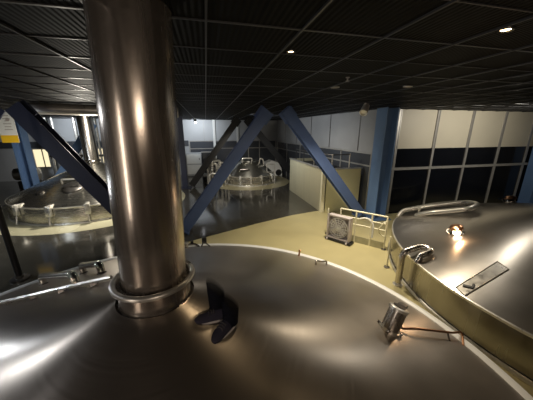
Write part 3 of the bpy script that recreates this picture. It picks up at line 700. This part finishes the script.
def shoe(heel, toe, w=.036):
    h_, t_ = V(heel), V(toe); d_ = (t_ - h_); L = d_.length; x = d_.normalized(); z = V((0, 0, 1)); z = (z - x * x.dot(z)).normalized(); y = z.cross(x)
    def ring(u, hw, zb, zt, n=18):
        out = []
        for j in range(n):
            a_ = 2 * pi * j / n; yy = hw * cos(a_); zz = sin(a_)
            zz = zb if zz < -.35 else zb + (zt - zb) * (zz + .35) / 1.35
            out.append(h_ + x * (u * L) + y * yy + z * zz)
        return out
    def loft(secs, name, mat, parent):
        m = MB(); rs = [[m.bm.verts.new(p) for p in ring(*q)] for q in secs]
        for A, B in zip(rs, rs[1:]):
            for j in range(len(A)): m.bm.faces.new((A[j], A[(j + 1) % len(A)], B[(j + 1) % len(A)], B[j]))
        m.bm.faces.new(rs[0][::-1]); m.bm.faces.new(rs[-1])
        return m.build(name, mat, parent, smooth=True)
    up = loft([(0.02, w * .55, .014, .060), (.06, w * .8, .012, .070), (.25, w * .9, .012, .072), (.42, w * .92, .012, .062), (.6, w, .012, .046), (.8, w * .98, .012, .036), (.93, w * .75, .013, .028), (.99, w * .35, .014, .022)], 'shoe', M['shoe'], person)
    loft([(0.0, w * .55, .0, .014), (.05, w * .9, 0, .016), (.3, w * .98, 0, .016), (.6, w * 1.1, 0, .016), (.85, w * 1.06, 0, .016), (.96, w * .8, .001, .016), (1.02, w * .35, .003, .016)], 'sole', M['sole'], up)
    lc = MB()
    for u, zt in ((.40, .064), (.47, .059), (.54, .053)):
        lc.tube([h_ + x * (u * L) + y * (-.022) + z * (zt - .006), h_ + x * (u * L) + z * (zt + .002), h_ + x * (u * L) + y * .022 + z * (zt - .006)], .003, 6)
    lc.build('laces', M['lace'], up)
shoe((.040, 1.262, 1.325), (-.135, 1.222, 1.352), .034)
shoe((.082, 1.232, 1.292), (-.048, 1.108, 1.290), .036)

# ------------------------------------------------------------------ lights
def lamp(kind, name, loc, power, color, target=None, **kw):
    l = bpy.data.lights.new(name, kind); l.energy = power * 2.4; l.color = color
    for k_, v_ in kw.items(): setattr(l, k_, v_)
    o = bpy.data.objects.new(name, l); col.objects.link(o); o.location = loc
    if target is not None: o.rotation_euler = (V(target) - V(loc)).to_track_quat('-Z', 'Y').to_euler()
    return o
W = (1, .87, .66); N_ = (1, .93, .80); CO = (.86, .93, 1)
lamp('SPOT', 'downlight_lamp', (.634, 1.916, 2.90), 6, (1, .75, .45), (.634, 1.92, 0), spot_size=rad(90), spot_blend=.8, shadow_soft_size=.03)
lamp('SPOT', 'downlight_lamp', (1.685, 1.254, 2.90), 10, (1, .75, .45), (1.9, 1.25, 0), spot_size=rad(90), spot_blend=.8, shadow_soft_size=.03)
lamp('SPOT', 'floor_lamp_beam', (2.6, 4.4, 2.88), 130, W, (2.3, 4.6, 0), spot_size=rad(120), spot_blend=.9, shadow_soft_size=.08)
lamp('SPOT', 'aisle_lamp_beam', (3.4, 3.6, 2.88), 60, W, (3.0, 2.6, 0), spot_size=rad(110), spot_blend=.9, shadow_soft_size=.08)
lamp('SPOT', 'panel_wash', (7.0, 3.8, 2.86), 80, N_, (7.2, 6.0, 2.2), spot_size=rad(140), spot_blend=.9, shadow_soft_size=.1)
lamp('SPOT', 'enclosure_beam', (1.6, 7.4, 2.86), 70, N_, (3.3, 7.6, .6), spot_size=rad(110), spot_blend=.9, shadow_soft_size=.1)
lamp('SPOT', 'back_wash', (-.45, 12.9, 2.75), 60, CO, (-.3, 14.5, 2.3), spot_size=rad(130), spot_blend=.9, shadow_soft_size=.06)
lamp('SPOT', 'far_kettle_beam', (.9, 8.2, 2.8), 150, N_, (1.8, 11.6, .1), spot_size=rad(62), spot_blend=.9, shadow_soft_size=.1)
lamp('SPOT', 'left_kettle_beam', (-2.6, 7.6, 2.75), 190, N_, (-3.6, 8.6, .3), spot_size=rad(140), spot_blend=.9, shadow_soft_size=.1)
lamp('SPOT', 'left_back_wash', (-6.0, 12.6, 2.8), 70, CO, (-6.2, 14.4, 1.9), spot_size=rad(140), spot_blend=.9, shadow_soft_size=.1)
lamp('SPOT', 'left_near_beam', (-4.6, 3.6, 2.8), 26, (.92, .95, 1), (-2.2, 1.8, .6), spot_size=rad(90), spot_blend=.7, shadow_soft_size=.02)
lamp('SPOT', 'left_second_beam', (-3.4, 1.0, 2.85), 6, (.95, .95, 1), (-1.4, 1.2, .8), spot_size=rad(80), spot_blend=.7, shadow_soft_size=.02)
lamp('SPOT', 'right_kettle_beam', (5.4, 3.6, 2.85), 11, N_, (4.0, 2.2, .6), spot_size=rad(110), spot_blend=.8, shadow_soft_size=.08)
lamp('AREA', 'stack_streak_fill', (-3.6, -1.8, 1.8), 13, (1, .84, .70), (-.2, 2, 1.2), shape='RECTANGLE', size=.30, size_y=2.2)  # added light without a fixture, draws the warm streak down the stack
lamp('SPOT', 'frame_beam', (1.2, 3.0, 2.82), 30, N_, (2.2, 5.9, .4), spot_size=rad(80), spot_blend=.9, shadow_soft_size=.08)
lamp('SPOT', 'side_wall_beam', (1.2, 9.0, 2.6), 60, CO, (4.3, 9.5, 2.3), spot_size=rad(120), spot_blend=.9, shadow_soft_size=.1)
lamp('POINT', 'stack_edge_fill', (-2.7, 6.95, 2.25), 30, N_, shadow_soft_size=.12)  # added point light, no fixture: brightens the stack edge and left kettle
lamp('SPOT', 'lid_far_fill', (.5, 4.3, 2.85), 12, N_, (.4, 3.3, .5), spot_size=rad(100), spot_blend=.9, shadow_soft_size=.08)  # added spot without a fixture, lifts the far side of the lid
lamp('AREA', 'gallery_fill', (.5, -2.4, 2.6), 7, (1, .80, .62), (.2, 1.6, 1.1), shape='RECTANGLE', size=1.2, size_y=.4)  # added soft light behind the camera: warm haze on lid and shoes
lamp('POINT', 'left_fill', (-5.0, 4.6, 1.2), 26, CO, shadow_soft_size=.15)  # added cool point light, no surface bounce: lifts the left ceiling and floor
lamp('POINT', 'tank_lamp_glow', (3.78, 2.84, .86), 2.2, (1, .62, .32), shadow_soft_size=.02)
lamp('POINT', 'sight_lamp_glow', (1.80, 1.66, .68), .10, (1, .6, .32), shadow_soft_size=.02)

w = bpy.data.worlds.new('dim_hall'); sc.world = w; w.use_nodes = True
w.node_tree.nodes['Background'].inputs[0].default_value = (.5, .55, .65, 1); w.node_tree.nodes['Background'].inputs[1].default_value = .02
sc.view_settings.view_transform = 'Standard'; sc.view_settings.look = 'None'; sc.view_settings.exposure = 0
sc.cycles.use_denoising = True
sc.cycles.max_bounces = 8; sc.cycles.transparent_max_bounces = 12
sc.cycles.sample_clamp_indirect = 4
